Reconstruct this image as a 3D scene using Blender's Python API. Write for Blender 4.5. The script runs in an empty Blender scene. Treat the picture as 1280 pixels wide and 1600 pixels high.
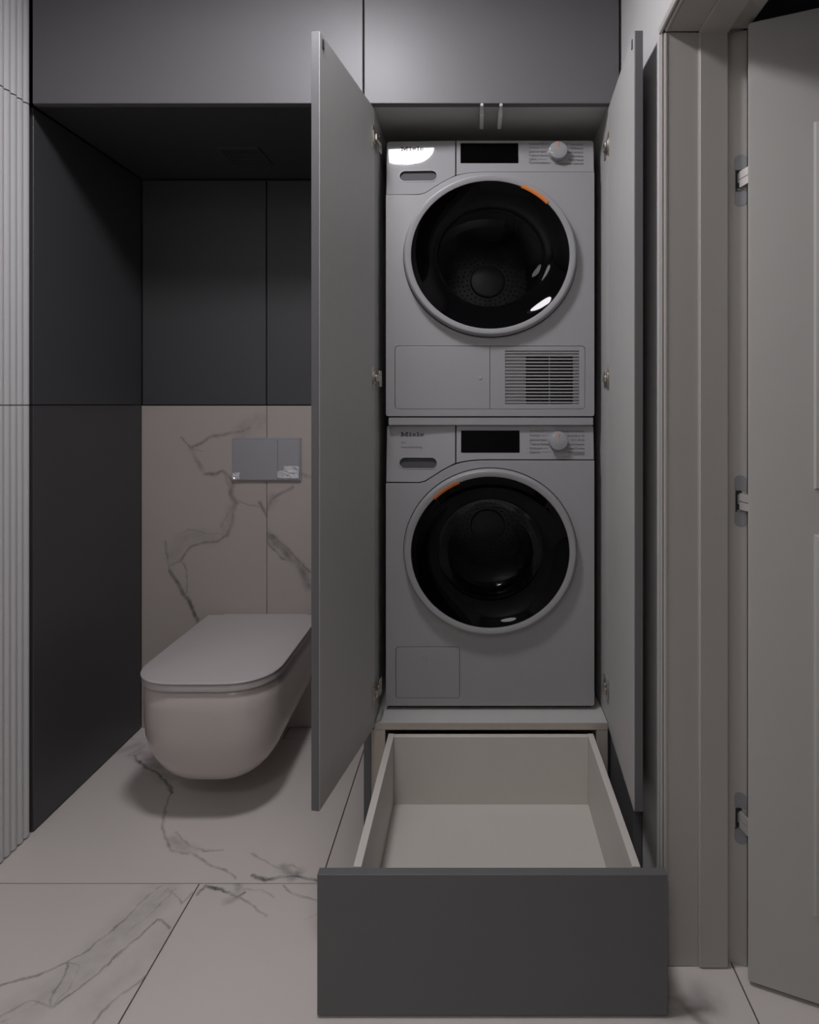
import bpy, bmesh, math, random
from mathutils import Vector, Matrix
random.seed(7)
SC = bpy.context.scene
COL = SC.collection
# ------------------------------------------------------------------ camera
F, CX, CY, H = 975.0, 744.0, 632.0, 1.163     # focal length and principal point (px of 1280x1600), eye height (m)
cam = bpy.data.cameras.new('camera')
cam.sensor_fit = 'HORIZONTAL'; cam.sensor_width = 36.0
cam.lens = 36.0 * F / 1280.0
cam.shift_x = (640 - CX) / 1280.0
cam.shift_y = (CY - 800) / 1280.0
cam.clip_start = 0.05
cam_o = bpy.data.objects.new('camera', cam); COL.objects.link(cam_o)
cam_o.location = (0, 0, H); cam_o.rotation_euler = (math.pi / 2, 0, 0)
SC.camera = cam_o
# ------------------------------------------------------------------ world, exposure
w = bpy.data.worlds.new('world'); SC.world = w; w.use_nodes = True
w.node_tree.nodes['Background'].inputs[0].default_value = (0.02, 0.022, 0.03, 1)
w.node_tree.nodes['Background'].inputs[1].default_value = 0.3
vs = SC.view_settings
vs.view_transform = 'Standard'; vs.look = 'None'; vs.gamma = 1.0; vs.use_curve_mapping = False
vs.exposure = 0.0
# one ceiling lamp, one added fill lamp behind camera: (x, y, radius, strength, colour)
LAMPS = [(-0.36, 1.10, 0.13, 80.0, (0.985, 0.955, 1.0)), (-0.45, -0.70, 0.24, 13.0, (1.0, 0.955, 0.91))]
CEIL = H + 1.24

# ------------------------------------------------------------------ materials
MATS = {}
def nn(t, typ, **kw):
    n = t.nodes.new(typ)
    for k, v in kw.items(): setattr(n, k, v)
    return n
def mat(name, col, rough=0.5, metal=0.0, spec=0.5, var=0.04, scale=14.0, bump=0.0, bscale=300.0, coat=0.0, coat_r=0.05, stretch=None):
    m = bpy.data.materials.new(name); m.use_nodes = True
    t = m.node_tree; b = t.nodes['Principled BSDF']
    tc = nn(t, 'ShaderNodeNewGeometry')
    src = tc.outputs['Position']
    if stretch:
        mp = nn(t, 'ShaderNodeMapping'); mp.inputs['Scale'].default_value = stretch
        t.links.new(src, mp.inputs['Vector']); src = mp.outputs['Vector']
    nz = nn(t, 'ShaderNodeTexNoise'); nz.inputs['Scale'].default_value = scale; nz.inputs['Detail'].default_value = 4
    t.links.new(src, nz.inputs['Vector'])
    r = nn(t, 'ShaderNodeMapRange'); r.inputs['To Min'].default_value = 1 - var; r.inputs['To Max'].default_value = 1 + var
    t.links.new(nz.outputs['Fac'], r.inputs['Value'])
    mx = nn(t, 'ShaderNodeVectorMath', operation='SCALE'); mx.inputs[0].default_value = col[:3]
    t.links.new(r.outputs['Result'], mx.inputs['Scale'])
    t.links.new(mx.outputs['Vector'], b.inputs['Base Color'])
    b.inputs['Roughness'].default_value = rough; b.inputs['Metallic'].default_value = metal
    b.inputs['Specular IOR Level'].default_value = spec
    b.inputs['Coat Weight'].default_value = coat; b.inputs['Coat Roughness'].default_value = coat_r
    if bump:
        n2 = nn(t, 'ShaderNodeTexNoise'); n2.inputs['Scale'].default_value = bscale; n2.inputs['Detail'].default_value = 2
        t.links.new(src, n2.inputs['Vector'])
        bp = nn(t, 'ShaderNodeBump'); bp.inputs['Strength'].default_value = bump; bp.inputs['Distance'].default_value = 0.001
        t.links.new(n2.outputs['Fac'], bp.inputs['Height']); t.links.new(bp.outputs['Normal'], b.inputs['Normal'])
    MATS[name] = m
    return m

def seg_group():
    g = bpy.data.node_groups.new('vein_segment', 'ShaderNodeTree')
    for nme, st in (('P', 'NodeSocketVector'), ('A', 'NodeSocketVector'), ('BA', 'NodeSocketVector'), ('InvLen2', 'NodeSocketFloat'), ('Width', 'NodeSocketFloat'), ('Strength', 'NodeSocketFloat'), ('Prev', 'NodeSocketFloat')):
        g.interface.new_socket(nme, in_out='INPUT', socket_type=st)
    g.interface.new_socket('Mask', in_out='OUTPUT', socket_type='NodeSocketFloat')
    i = nn(g, 'NodeGroupInput'); o = nn(g, 'NodeGroupOutput'); L = g.links.new
    pa = nn(g, 'ShaderNodeVectorMath', operation='SUBTRACT'); L(i.outputs['P'], pa.inputs[0]); L(i.outputs['A'], pa.inputs[1])
    d = nn(g, 'ShaderNodeVectorMath', operation='DOT_PRODUCT'); L(pa.outputs[0], d.inputs[0]); L(i.outputs['BA'], d.inputs[1])
    h = nn(g, 'ShaderNodeMath', operation='MULTIPLY', use_clamp=True); L(d.outputs['Value'], h.inputs[0]); L(i.outputs['InvLen2'], h.inputs[1])
    s = nn(g, 'ShaderNodeVectorMath', operation='SCALE'); L(i.outputs['BA'], s.inputs[0]); L(h.outputs[0], s.inputs['Scale'])
    q = nn(g, 'ShaderNodeVectorMath', operation='DISTANCE'); L(pa.outputs[0], q.inputs[0]); L(s.outputs[0], q.inputs[1])
    mr = nn(g, 'ShaderNodeMapRange', interpolation_type='SMOOTHSTEP')
    L(q.outputs['Value'], mr.inputs['Value']); mr.inputs['From Min'].default_value = 0.0; L(i.outputs['Width'], mr.inputs['From Max'])
    L(i.outputs['Strength'], mr.inputs['To Min']); mr.inputs['To Max'].default_value = 0.0
    mx = nn(g, 'ShaderNodeMath', operation='MAXIMUM'); L(mr.outputs[0], mx.inputs[0]); L(i.outputs['Prev'], mx.inputs[1])
    L(mx.outputs[0], o.inputs['Mask'])
    return g
SEG = seg_group()

def marble(name, base, lines, vein=(0.13, 0.128, 0.125), rough=0.35, flat_axis='z', generic=0.0, seed=0.0):
    """lines: list of (points3d, width_m, strength)"""
    m = bpy.data.materials.new(name); m.use_nodes = True
    t = m.node_tree; L = t.links.new; b = t.nodes['Principled BSDF']
    geo = nn(t, 'ShaderNodeNewGeometry')
    fl = nn(t, 'ShaderNodeVectorMath', operation='MULTIPLY')
    fl.inputs[1].default_value = (1, 1, 0) if flat_axis == 'z' else (1, 0, 1)
    L(geo.outputs['Position'], fl.inputs[0])
    P = fl.outputs[0]
    # domain warp so that the veins wander
    for sc, amp in ((16.0, 0.022), (70.0, 0.009), (240.0, 0.004)):
        nz = nn(t, 'ShaderNodeTexNoise'); nz.inputs['Scale'].default_value = sc; nz.inputs['Detail'].default_value = 4
        L(fl.outputs[0], nz.inputs['Vector'])
        sb = nn(t, 'ShaderNodeVectorMath', operation='SUBTRACT'); sb.inputs[1].default_value = (0.5, 0.5, 0.5); L(nz.outputs['Color'], sb.inputs[0])
        ma = nn(t, 'ShaderNodeVectorMath', operation='MULTIPLY_ADD'); ma.inputs[1].default_value = (amp, amp, 0) if flat_axis == 'z' else (amp, 0, amp)
        L(sb.outputs[0], ma.inputs[0]); L(P, ma.inputs[2]); P = ma.outputs[0]
    prev = None
    for pts, wd, st in lines:
        for a, c in zip(pts[:-1], pts[1:]):
            a = Vector(a); c = Vector(c)
            if flat_axis == 'z': a.z = c.z = 0
            else: a.y = c.y = 0
            g = nn(t, 'ShaderNodeGroup'); g.node_tree = SEG
            g.inputs['A'].default_value = a; g.inputs['BA'].default_value = c - a
            g.inputs['InvLen2'].default_value = 1.0 / max((c - a).length_squared, 1e-8)
            g.inputs['Width'].default_value = wd; g.inputs['Strength'].default_value = st
            L(P, g.inputs['P'])
            if prev: L(prev, g.inputs['Prev'])
            prev = g.outputs['Mask']
    # modulation
    nm = nn(t, 'ShaderNodeTexNoise'); nm.inputs['Scale'].default_value = 28.0; nm.inputs['Detail'].default_value = 5
    L(fl.outputs[0], nm.inputs['Vector'])
    rm = nn(t, 'ShaderNodeMapRange'); rm.inputs['From Min'].default_value = 0.3; rm.inputs['From Max'].default_value = 0.7
    rm.inputs['To Min'].default_value = 0.35; rm.inputs['To Max'].default_value = 1.35
    L(nm.outputs['Fac'], rm.inputs['Value'])
    mask = nn(t, 'ShaderNodeMath', operation='MULTIPLY', use_clamp=True); L(rm.outputs[0], mask.inputs[0])
    if prev: L(prev, mask.inputs[1])
    else: mask.inputs[1].default_value = 0.0
    # soft clouding
    nc = nn(t, 'ShaderNodeTexNoise'); nc.inputs['Scale'].default_value = 3.0; nc.inputs['Detail'].default_value = 4
    L(fl.outputs[0], nc.inputs['Vector'])
    rc = nn(t, 'ShaderNodeMapRange'); rc.inputs['To Min'].default_value = 0.93; rc.inputs['To Max'].default_value = 1.06
    L(nc.outputs['Fac'], rc.inputs['Value'])
    bs = nn(t, 'ShaderNodeVectorMath', operation='SCALE'); bs.inputs[0].default_value = base; L(rc.outputs[0], bs.inputs['Scale'])
    mix = nn(t, 'ShaderNodeMix', data_type='RGBA')
    L(mask.outputs[0], mix.inputs[0]); L(bs.outputs[0], mix.inputs[6]); mix.inputs[7].default_value = (*vein, 1)
    L(mix.outputs[2], b.inputs['Base Color'])
    b.inputs['Roughness'].default_value = rough
    b.inputs['Specular IOR Level'].default_value = 0.35
    MATS[name] = m
    return m

GREY = (0.134, 0.1335, 0.138)
mat('cabinet_grey', GREY, 0.46, spec=0.38, var=0.02, bump=0.05, bscale=900)
mat('cabinet_dark', (0.058, 0.058, 0.061), 0.45, spec=0.5, var=0.02, bump=0.05, bscale=900)
mat('interior_light', (0.47, 0.465, 0.455), 0.5, spec=0.3, var=0.04, scale=30, bump=0.04)
mat('wood_edge', (0.44, 0.395, 0.345), 0.55, spec=0.3, var=0.14, scale=12, stretch=(60, 60, 1.2))
mat('drawer_inside', (0.60, 0.57, 0.53), 0.5, spec=0.3, var=0.03, scale=20)
mat('back_board', (0.30, 0.29, 0.28), 0.6)
mat('enamel_white', (0.315, 0.316, 0.324), 0.30, spec=0.5, var=0.008)
mat('panel_white', (0.315, 0.316, 0.324), 0.035, spec=0.5, var=0.008)
mat('ring_silver', (0.285, 0.287, 0.294), 0.38, spec=0.5, metal=0.0, var=0.01)
mat('seam_dark', (0.02, 0.02, 0.021), 0.7)
mat('recess_grey', (0.08, 0.08, 0.085), 0.65, spec=0.2)
mat('black_gloss', (0.001, 0.001, 0.0013), 0.03, spec=0.13, var=0.0)
mat('display_black', (0.001, 0.001, 0.001), 0.12, spec=0.07, var=0.0)
mat('orange', (0.70, 0.21, 0.05), 0.4)
mat('print_dark', (0.03, 0.03, 0.033), 0.6)
mat('print_grey', (0.11, 0.11, 0.115), 0.6)
mat('drum_steel', (0.30, 0.30, 0.31), 0.25, metal=1.0, var=0.03)
mat('rubber', (0.035, 0.035, 0.037), 0.5)
mat('ceramic', (0.535, 0.482, 0.457), 0.12, spec=0.5, var=0.004)
mat('lid_white', (0.50, 0.465, 0.465), 0.3, spec=0.45, var=0.004)
mat('plate_chrome', (0.42, 0.42, 0.45), 0.32, metal=0.55, var=0.02)
mat('film', (0.62, 0.62, 0.65), 0.12, spec=0.8)
mat('hinge_metal', (0.62, 0.57, 0.51), 0.34, metal=1.0, var=0.05)
mat('hinge_satin', (0.27, 0.275, 0.29), 0.45, metal=0.2, var=0.03)
mat('hinge_arm', (0.48, 0.465, 0.44), 0.4, metal=0.3, var=0.03)
mat('paint_frame', (0.46, 0.442, 0.418), 0.38, spec=0.45, var=0.012)
mat('paint_leaf', (0.48, 0.475, 0.455), 0.42, spec=0.4, var=0.012)
mat('wall_paint', (0.60, 0.595, 0.59), 0.75, spec=0.2, var=0.02, bump=0.08, bscale=250)
mat('flute_white', (0.60, 0.595, 0.60), 0.5, spec=0.3, var=0.01)
mat('wall_substrate', (0.03, 0.03, 0.032), 0.8)
mat('grout', (0.05, 0.038, 0.032), 0.9)
mat('ceiling_paint', (0.78, 0.78, 0.79), 0.8, spec=0.2, var=0.01)
mat('hall_wall', (0.34, 0.36, 0.42), 0.8, spec=0.2)
mat('latch_plastic', (0.8, 0.79, 0.77), 0.4)
mat('latch_tip', (0.75, 0.75, 0.75), 0.25)
def emission(name, col, s):
    m = bpy.data.materials.new(name); m.use_nodes = True; t = m.node_tree
    b = t.nodes['Principled BSDF']; b.inputs['Base Color'].default_value = (0.8, 0.8, 0.8, 1)
    b.inputs['Emission Color'].default_value = (*col, 1); b.inputs['Emission Strength'].default_value = s
    MATS[name] = m
for i_, l_ in enumerate(LAMPS): emission('lamp_diffuser_%d' % i_, l_[4], l_[3])
def smoked():
    m = bpy.data.materials.new('smoked_glass'); m.use_nodes = True; t = m.node_tree
    t.nodes.remove(t.nodes['Principled BSDF']); out = t.nodes['Material Output']
    tr = nn(t, 'ShaderNodeBsdfTransparent'); tr.inputs[0].default_value = (0.24, 0.24, 0.25, 1)
    gl = nn(t, 'ShaderNodeBsdfGlossy'); gl.inputs['Roughness'].default_value = 0.03; gl.inputs['Color'].default_value = (0.9, 0.9, 0.9, 1)
    fr = nn(t, 'ShaderNodeFresnel'); fr.inputs['IOR'].default_value = 1.4
    mx = nn(t, 'ShaderNodeMixShader'); sc_ = nn(t, 'ShaderNodeMath', operation='MULTIPLY'); sc_.inputs[1].default_value = 0.25; t.links.new(fr.outputs[0], sc_.inputs[0]); t.links.new(sc_.outputs[0], mx.inputs[0]); t.links.new(tr.outputs[0], mx.inputs[1]); t.links.new(gl.outputs[0], mx.inputs[2])
    t.links.new(mx.outputs[0], out.inputs['Surface']); MATS['smoked_glass'] = m
smoked()

# ------------------------------------------------------------------ mesh helpers
ORG = {}
def finish(name, me, material, parent=None, smooth=None):
    """link a mesh whose vertices are in world coordinates"""
    if isinstance(material, str): material = MATS[material]
    me.materials.clear(); me.materials.append(material)
    if parent is not None: org = ORG[parent.name]
    else:
        c = [v.co for v in me.vertices]
        org = Vector(((min(p.x for p in c) + max(p.x for p in c)) / 2, (min(p.y for p in c) + max(p.y for p in c)) / 2, min(p.z for p in c)))
    me.transform(Matrix.Translation(-org)); me.update()
    o = bpy.data.objects.new(name, me); COL.objects.link(o)
    if parent is not None:
        o.parent = parent
    else: o.location = org
    ORG[o.name] = org
    if smooth is not None:
        for p in me.polygons: p.use_smooth = True
        try: me.set_sharp_from_angle(angle=math.radians(smooth))
        except Exception: pass
    return o
def obj(name, bm, material, parent=None, smooth=None):
    bmesh.ops.recalc_face_normals(bm, faces=bm.faces[:])
    me = bpy.data.meshes.new(name); bm.to_mesh(me); bm.free()
    return finish(name, me, material, parent, smooth)
def thing(name, label, cat, loc, group=None):
    o = bpy.data.objects.new(name, None); COL.objects.link(o); o.empty_display_size = 0.05
    o.location = loc; ORG[o.name] = Vector(loc)
    return tag(o, label, cat, group)
def tag(o, label=None, cat=None, group=None, kind=None):
    if label: o['label'] = label
    if cat: o['category'] = cat
    if group: o['group'] = group
    if kind: o['kind'] = kind
    return o
def bx(bm, x0, x1, y0, y1, z0, z1, bev=0.0, M=None, seg=1):
    vs_ = []
    for x in (x0, x1):
        for y in (y0, y1):
            for z in (z0, z1):
                v = Vector((x, y, z)); vs_.append(bm.verts.new(M @ v if M else v))
    q = [(0, 1, 3, 2), (4, 6, 7, 5), (0, 4, 5, 1), (2, 3, 7, 6), (0, 2, 6, 4), (1, 5, 7, 3)]
    fs = [bm.faces.new([vs_[i] for i in f]) for f in q]
    if bev > 0:
        es = set(e for f in fs for e in f.edges)
        bmesh.ops.bevel(bm, geom=list(es), offset=bev, segments=seg, affect='EDGES', clamp_overlap=True)
    return bm
def box(x0, x1, y0, y1, z0, z1, bev=0.0, M=None, seg=1):
    return bx(bmesh.new(), x0, x1, y0, y1, z0, z1, bev, M, seg)
def lathe(bm, prof, n, cx, cz, ez=1.0, a0=0.0, a1=2 * math.pi, cap0=False, cap1=False):
    """profile (r, y) about a horizontal axis along Y"""
    full = abs(a1 - a0 - 2 * math.pi) < 1e-6
    k = n if full else n + 1
    rings = []
    for r, y in prof:
        ring = []
        if r < 1e-6:
            v = bm.verts.new((cx, y, cz)); ring = [v] * k
        else:
            for i in range(k):
                a = a0 + (a1 - a0) * i / n
                ring.append(bm.verts.new((cx + r * math.sin(a), y, cz + ez * r * math.cos(a))))
        rings.append(ring)
    for p, q in zip(rings[:-1], rings[1:]):
        for i in range(n):
            j = (i + 1) % k
            f = [p[i], p[j], q[j], q[i]]
            u = []
            for v in f:
                if v not in u: u.append(v)
            if len(u) >= 3: bm.faces.new(u)
    if cap0: bm.faces.new(rings[0][:k])
    if cap1: bm.faces.new(rings[-1][:k][::-1])
    if not full:
        bm.faces.new([r[0] for r in rings]); bm.faces.new([r[-1] for r in rings][::-1])
    return bm
def plate_mesh(outer, holes, yfront, thick, bevel=0.0015):
    """closed outlines (x,z) extruded to a plate whose face is at y=yfront"""
    cu = bpy.data.curves.new('tmp', 'CURVE'); cu.dimensions = '2D'; cu.fill_mode = 'BOTH'
    for pts in [outer] + list(holes):
        s = cu.splines.new('POLY'); s.points.add(len(pts) - 1); s.use_cyclic_u = True
        for i, p in enumerate(pts): s.points[i].co = (p[0], p[1], 0, 1)
    cu.extrude = thick / 2 - bevel; cu.bevel_depth = bevel; cu.bevel_resolution = 1; cu.offset = -bevel
    o = bpy.data.objects.new('tmp', cu); COL.objects.link(o)
    dg = bpy.context.evaluated_depsgraph_get(); dg.update()
    me = bpy.data.meshes.new_from_object(o.evaluated_get(dg))
    bpy.data.objects.remove(o); bpy.data.curves.remove(cu)
    me.transform(Matrix(((1, 0, 0, 0), (0, 0, -1, yfront + thick / 2), (0, 1, 0, 0), (0, 0, 0, 1))))
    return me
def text_mesh(s, size, xs=1.0, bold=0.0, align='LEFT', depth=0.0003):
    cu = bpy.data.curves.new('tmp', 'FONT'); cu.body = s; cu.size = size; cu.align_x = align; cu.extrude = depth; cu.offset = bold; cu.resolution_u = 2
    o = bpy.data.objects.new('tmp', cu); COL.objects.link(o)
    dg = bpy.context.evaluated_depsgraph_get(); dg.update()
    me = bpy.data.meshes.new_from_object(o.evaluated_get(dg))
    bpy.data.objects.remove(o); bpy.data.curves.remove(cu)
    me.transform(Matrix.Diagonal((xs, 1, 1, 1)))
    return me
def rrect(x0, x1, z0, z1, r, n=6):
    pts = []
    for cx, cz, a in ((x1 - r, z1 - r, 0), (x0 + r, z1 - r, 90), (x0 + r, z0 + r, 180), (x1 - r, z0 + r, 270)):
        for i in range(n + 1):
            t = math.radians(a + 90 * i / n); pts.append((cx + r * math.cos(t), cz + r * math.sin(t)))
    return pts
def join_bm(bm, me):
    bm.from_mesh(me); bpy.data.meshes.remove(me)
def PX(px, Y): return (px - CX) / F * Y
def PZ(py, Y): return H + (CY - py) / F * Y
def FL(px, py):                                    # a point of the floor
    Y = H * F / (py - CY); return ((px - CX) / F * Y, Y, 0)

# ------------------------------------------------------------------ plan of the room (metres)
XL = -1.202          # face of the left wall panels
XR = 0.389           # face of the right wall
YB = 2.245           # face of the back wall
YF = 1.665           # face of the overhead cupboard doors
YC = 1.690           # front edge of the tall cupboard carcass
YM = 1.759           # face of the machines
SOFF = H + 0.81      # soffit over the toilet
YN = -1.2            # wall behind the camera

# ---- floor
fl = obj('floor', box(-1.3, 2.3, YN, 2.30, -0.06, -0.004), 'grout'); tag(fl, 'pale marble tile floor with thin dark joints', 'floor', kind='structure')
def veins(spec, fn):
    return [([fn(*p) for p in pts], wd, st) for pts, wd, st in spec]
v_back = veins([
    ([(190, 1172), (212, 1164), (236, 1166)], 0.035, 0.32), ([(200, 1180), (222, 1168)], 0.008, 0.5),
    ([(210, 1180), (228, 1200), (248, 1208), (262, 1226), (269, 1238)], 0.010, 0.95), ([(215, 1176), (240, 1190), (262, 1215)], 0.050, 0.35),
    ([(268, 1238), (258, 1262), (254, 1290), (258, 1308), (268, 1328), (292, 1334)], 0.007, 0.6),
    ([(268, 1310), (285, 1325), (300, 1328)], 0.028, 0.30),
    ([(276, 1300), (296, 1322), (320, 1331), (348, 1328)], 0.006, 0.40),
    ([(294, 1330), (320, 1346), (350, 1358), (368, 1374)], 0.006, 0.55),
    ([(393, 1333), (415, 1345), (436, 1360), (455, 1352), (470, 1358)], 0.006, 0.45),
    ([(395, 1368), (420, 1374), (440, 1370), (462, 1368), (480, 1374), (500, 1378)], 0.008, 0.85),
    ([(440, 1358), (455, 1370), (470, 1360)], 0.022, 0.5),
], FL)
v_left = veins([
    ([(252, 1384), (215, 1415), (180, 1450), (140, 1482), (108, 1502), (60, 1522), (-5, 1542)], 0.0055, 0.60),
    ([(275, 1388), (232, 1430), (195, 1462)], 0.004, 0.40),
    ([(250, 1402), (262, 1388), (285, 1412), (300, 1395)], 0.004, 0.4),
    ([(265, 1450), (245, 1437), (215, 1464), (170, 1505), (128, 1542), (84, 1574)], 0.006, 0.65),
    ([(110, 1502), (96, 1530), (82, 1560), (80, 1574), (50, 1564), (20, 1578), (-5, 1592)], 0.005, 0.55),
    ([(108, 1502), (125, 1508), (108, 1545), (84, 1572)], 0.004, 0.4),
    ([(248, 1400), (180, 1465), (110, 1530), (30, 1580)], 0.075, 0.22),
    ([(262, 1452), (240, 1480), (150, 1570)], 0.06, 0.14),
    ([(228, 1528), (185, 1555), (160, 1580), (146, 1600)], 0.006, 0.55), ([(0, 1600), (60, 1568)], 0.004, 0.4),
], FL)
v_mid = veins([
    ([(308, 1398), (320, 1384), (345, 1390), (368, 1402), (382, 1394)], 0.0075, 0.9),
    ([(372, 1384), (370, 1400), (352, 1410)], 0.018, 0.45),
    ([(370, 1400), (395, 1415), (416, 1432)], 0.005, 0.45),
    ([(372, 1390), (410, 1388), (428, 1402)], 0.004, 0.35),
    ([(442, 1384), (462, 1398), (495, 1408)], 0.005, 0.45), ([(495, 1430), (475, 1440)], 0.004, 0.3),
    ([(1042, 1556), (1062, 1566), (1092, 1590), (1110, 1610)], 0.020, 0.55), ([(1040, 1570), (1100, 1562)], 0.06, 0.40),
], FL)
FB = (0.67, 0.625, 0.60)
marble('marble_floor_back', FB, v_back)
marble('marble_floor_left', FB, v_left)
marble('marble_floor_front', FB, v_mid)
marble('marble_floor_plain', FB, [([(-0.2, 0.9, 0), (0.1, 0.5, 0), (0.35, 0.1, 0)], 0.02, 0.5), ([(1.0, 1.9, 0), (0.8, 1.5, 0), (1.1, 1.2, 0)], 0.01, 0.6)])
R1, R2 = 1.516, 2.172
DR = R2 - R1
def tile(x0, x1, y0, y1, m):
    g = 0.0015
    x0 = max(x0, -1.222); x1 = min(x1, 2.3); y0 = max(y0, YN); y1 = min(y1, 2.29)
    return obj('tile', box(x0 + g, x1 - g, y0 + g, y1 - g, -0.0038, 0.0, 0.0006), m, fl)
S1, S2, TW = -0.672, -0.378, 1.204
tile(S1 - TW, S1, R1 - DR, R1, 'marble_floor_left'); tile(S1, S1 + TW, R1 - DR, R1, 'marble_floor_front'); tile(S1 + TW, S1 + 2 * TW, R1 - DR, R1, 'marble_floor_front')
tile(S2 - TW, S2, R1, R2, 'marble_floor_back'); tile(S2, S2 + TW, R1, R2, 'marble_floor_plain'); tile(S2 + TW, S2 + 3 * TW, R1, R2, 'marble_floor_plain')
tile(S1 - TW, S1, R2, R2 + DR, 'marble_floor_plain'); tile(S1, S1 + TW, R2, R2 + DR, 'marble_floor_plain')
for r in range(1, 5):
    off = S2 if r % 2 else S1
    for k in (-1, 0, 1, 2):
        if R1 - DR * r > YN: tile(off + k * TW, off + (k + 1) * TW, R1 - DR * (r + 1), R1 - DR * r, 'marble_floor_plain')

# ---- back wall: two dark panels over two marble slabs
wb = obj('wall_back', box(-1.3, 2.4, YB + 0.012, YB + 0.11, -0.06, CEIL + 0.05), 'wall_substrate'); tag(wb, 'back wall of the toilet niche, dark panels over veined marble slabs', 'wall', kind='structure')
def WB(px, py): return (PX(px, YB), YB, PZ(py, YB))
v_wl = veins([
    ([(284, 684), (297, 698)], 0.006, 0.55), ([(297, 698), (316, 692), (330, 682), (352, 678), (378, 676), (392, 668)], 0.010, 0.55),
    ([(378, 676), (396, 662), (408, 656)], 0.055, 0.25), ([(300, 700), (318, 706)], 0.005, 0.35),
    ([(298, 700), (304, 714), (316, 734)], 0.016, 0.42), ([(320, 740), (336, 742), (348, 736), (362, 752)], 0.011, 0.65),
    ([(350, 742), (357, 760), (362, 768)], 0.007, 0.5), ([(362, 752), (361, 772), (368, 786)], 0.018, 0.60),
    ([(367, 788), (358, 800), (346, 822)], 0.012, 0.35), ([(366, 790), (363, 815), (354, 836)], 0.014, 0.50), ([(360, 795), (352, 830)], 0.035, 0.22),
    ([(354, 836), (338, 846), (318, 848), (300, 854), (288, 868), (282, 876), (268, 882)], 0.009, 0.60),
    ([(280, 834), (296, 827), (322, 833), (352, 835)], 0.006, 0.40), ([(285, 845), (310, 838), (330, 840)], 0.05, 0.22), ([(268, 870), (282, 850)], 0.04, 0.18),
    ([(258, 846), (262, 870), (266, 890), (274, 906)], 0.008, 0.55), ([(266, 892), (280, 915), (294, 940), (308, 968)], 0.013, 0.90),
    ([(284, 876), (291, 892), (292, 926)], 0.006, 0.45), ([(370, 782), (396, 790), (408, 794)], 0.006, 0.4), ([(406, 786), (417, 806)], 0.012, 0.75),
], WB)
v_wr = veins([
    ([(417, 836), (436, 850), (455, 872), (470, 885), (483, 918)], 0.028, 0.62), ([(417, 832), (440, 848), (464, 872), (484, 894)], 0.010, 0.75),
    ([(418, 846), (440, 872), (464, 880)], 0.007, 0.7), ([(418, 796), (424, 782), (436, 774), (448, 768), (458, 762)], 0.010, 0.55), ([(420, 790), (428, 780)], 0.03, 0.35),
    ([(470, 740), (486, 744)], 0.012, 0.4),
], WB)
WBS = (0.44, 0.395, 0.365)
marble('marble_wall_left', WBS, v_wl, flat_axis='y', rough=0.3)
marble('marble_wall_right', WBS, v_wr, flat_axis='y', rough=0.3)
xs = PX(417, YB)
g = 0.001
obj('marble_slab', box(XL - 0.002, xs - g, YB, YB + 0.012, 0.002, H - 0.0045, 0.0006), 'marble_wall_left', wb)
obj('marble_slab', box(xs + g, -0.30, YB, YB + 0.012, 0.002, H - 0.0045, 0.0006), 'marble_wall_right', wb)
obj('wall_panel', box(XL + 0.004, xs - 0.002, YB - 0.004, YB + 0.012, H - 0.001, SOFF - 0.006, 0.001), 'cabinet_dark', wb)
obj('wall_panel', box(xs + 0.002, -0.31, YB - 0.004, YB + 0.012, H - 0.001, SOFF - 0.006, 0.001), 'cabinet_dark', wb)

# ---- left wall: dark panels in the niche, fluted panels towards the camera
wl = obj('wall_left', box(-1.32, XL - 0.02, YN, 2.30, -0.06, CEIL + 0.05), 'wall_substrate'); tag(wl, 'left wall clad in dark niche panels and pale fluted panels', 'wall', kind='structure')
for z0, z1 in ((0.005, H - 0.003), (H - 0.0005, SOFF - 0.004)):
    obj('wall_panel', box(XL - 0.018, XL, YC + 0.004, YB - 0.006, z0, z1, 0.001), 'cabinet_dark', wl)
def fluted(z0, z1):
    bm = bmesh.new(); per = 0.0228; n = int((1.684 - YN) / per); k = 8
    a = []
    for i in range(n * k + 1):
        t = i / k; y = 1.684 - t * per
        fx = abs(math.sin(math.pi * t)) ** 0.62
        a.append((XL - 0.006 + 0.0075 * fx, y))
    lo = [bm.verts.new((x, y, z0)) for x, y in a]; hi = [bm.verts.new((x, y, z1)) for x, y in a]
    lb = [bm.verts.new((XL - 0.019, y, z0)) for x, y in (a[0], a[-1])]; hb = [bm.verts.new((XL - 0.019, y, z1)) for x, y in (a[0], a[-1])]
    for i in range(len(a) - 1): bm.faces.new((lo[i], lo[i + 1], hi[i + 1], hi[i]))
    bm.faces.new((lb[0], lo[0], hi[0], hb[0])); bm.faces.new((lo[-1], lb[1], hb[1], hi[-1])); bm.faces.new((lb[1], lb[0], hb[0], hb[1]))
    bm.faces.new([*lo, lb[1], lb[0]]); bm.faces.new([*hi, hb[1], hb[0]])
    return obj('fluted_panel', bm, 'flute_white', wl, smooth=40)
fluted(0.005, H - 0.003); fluted(H - 0.0005, SOFF - 0.006); fluted(SOFF - 0.002, CEIL - 0.004)

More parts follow.
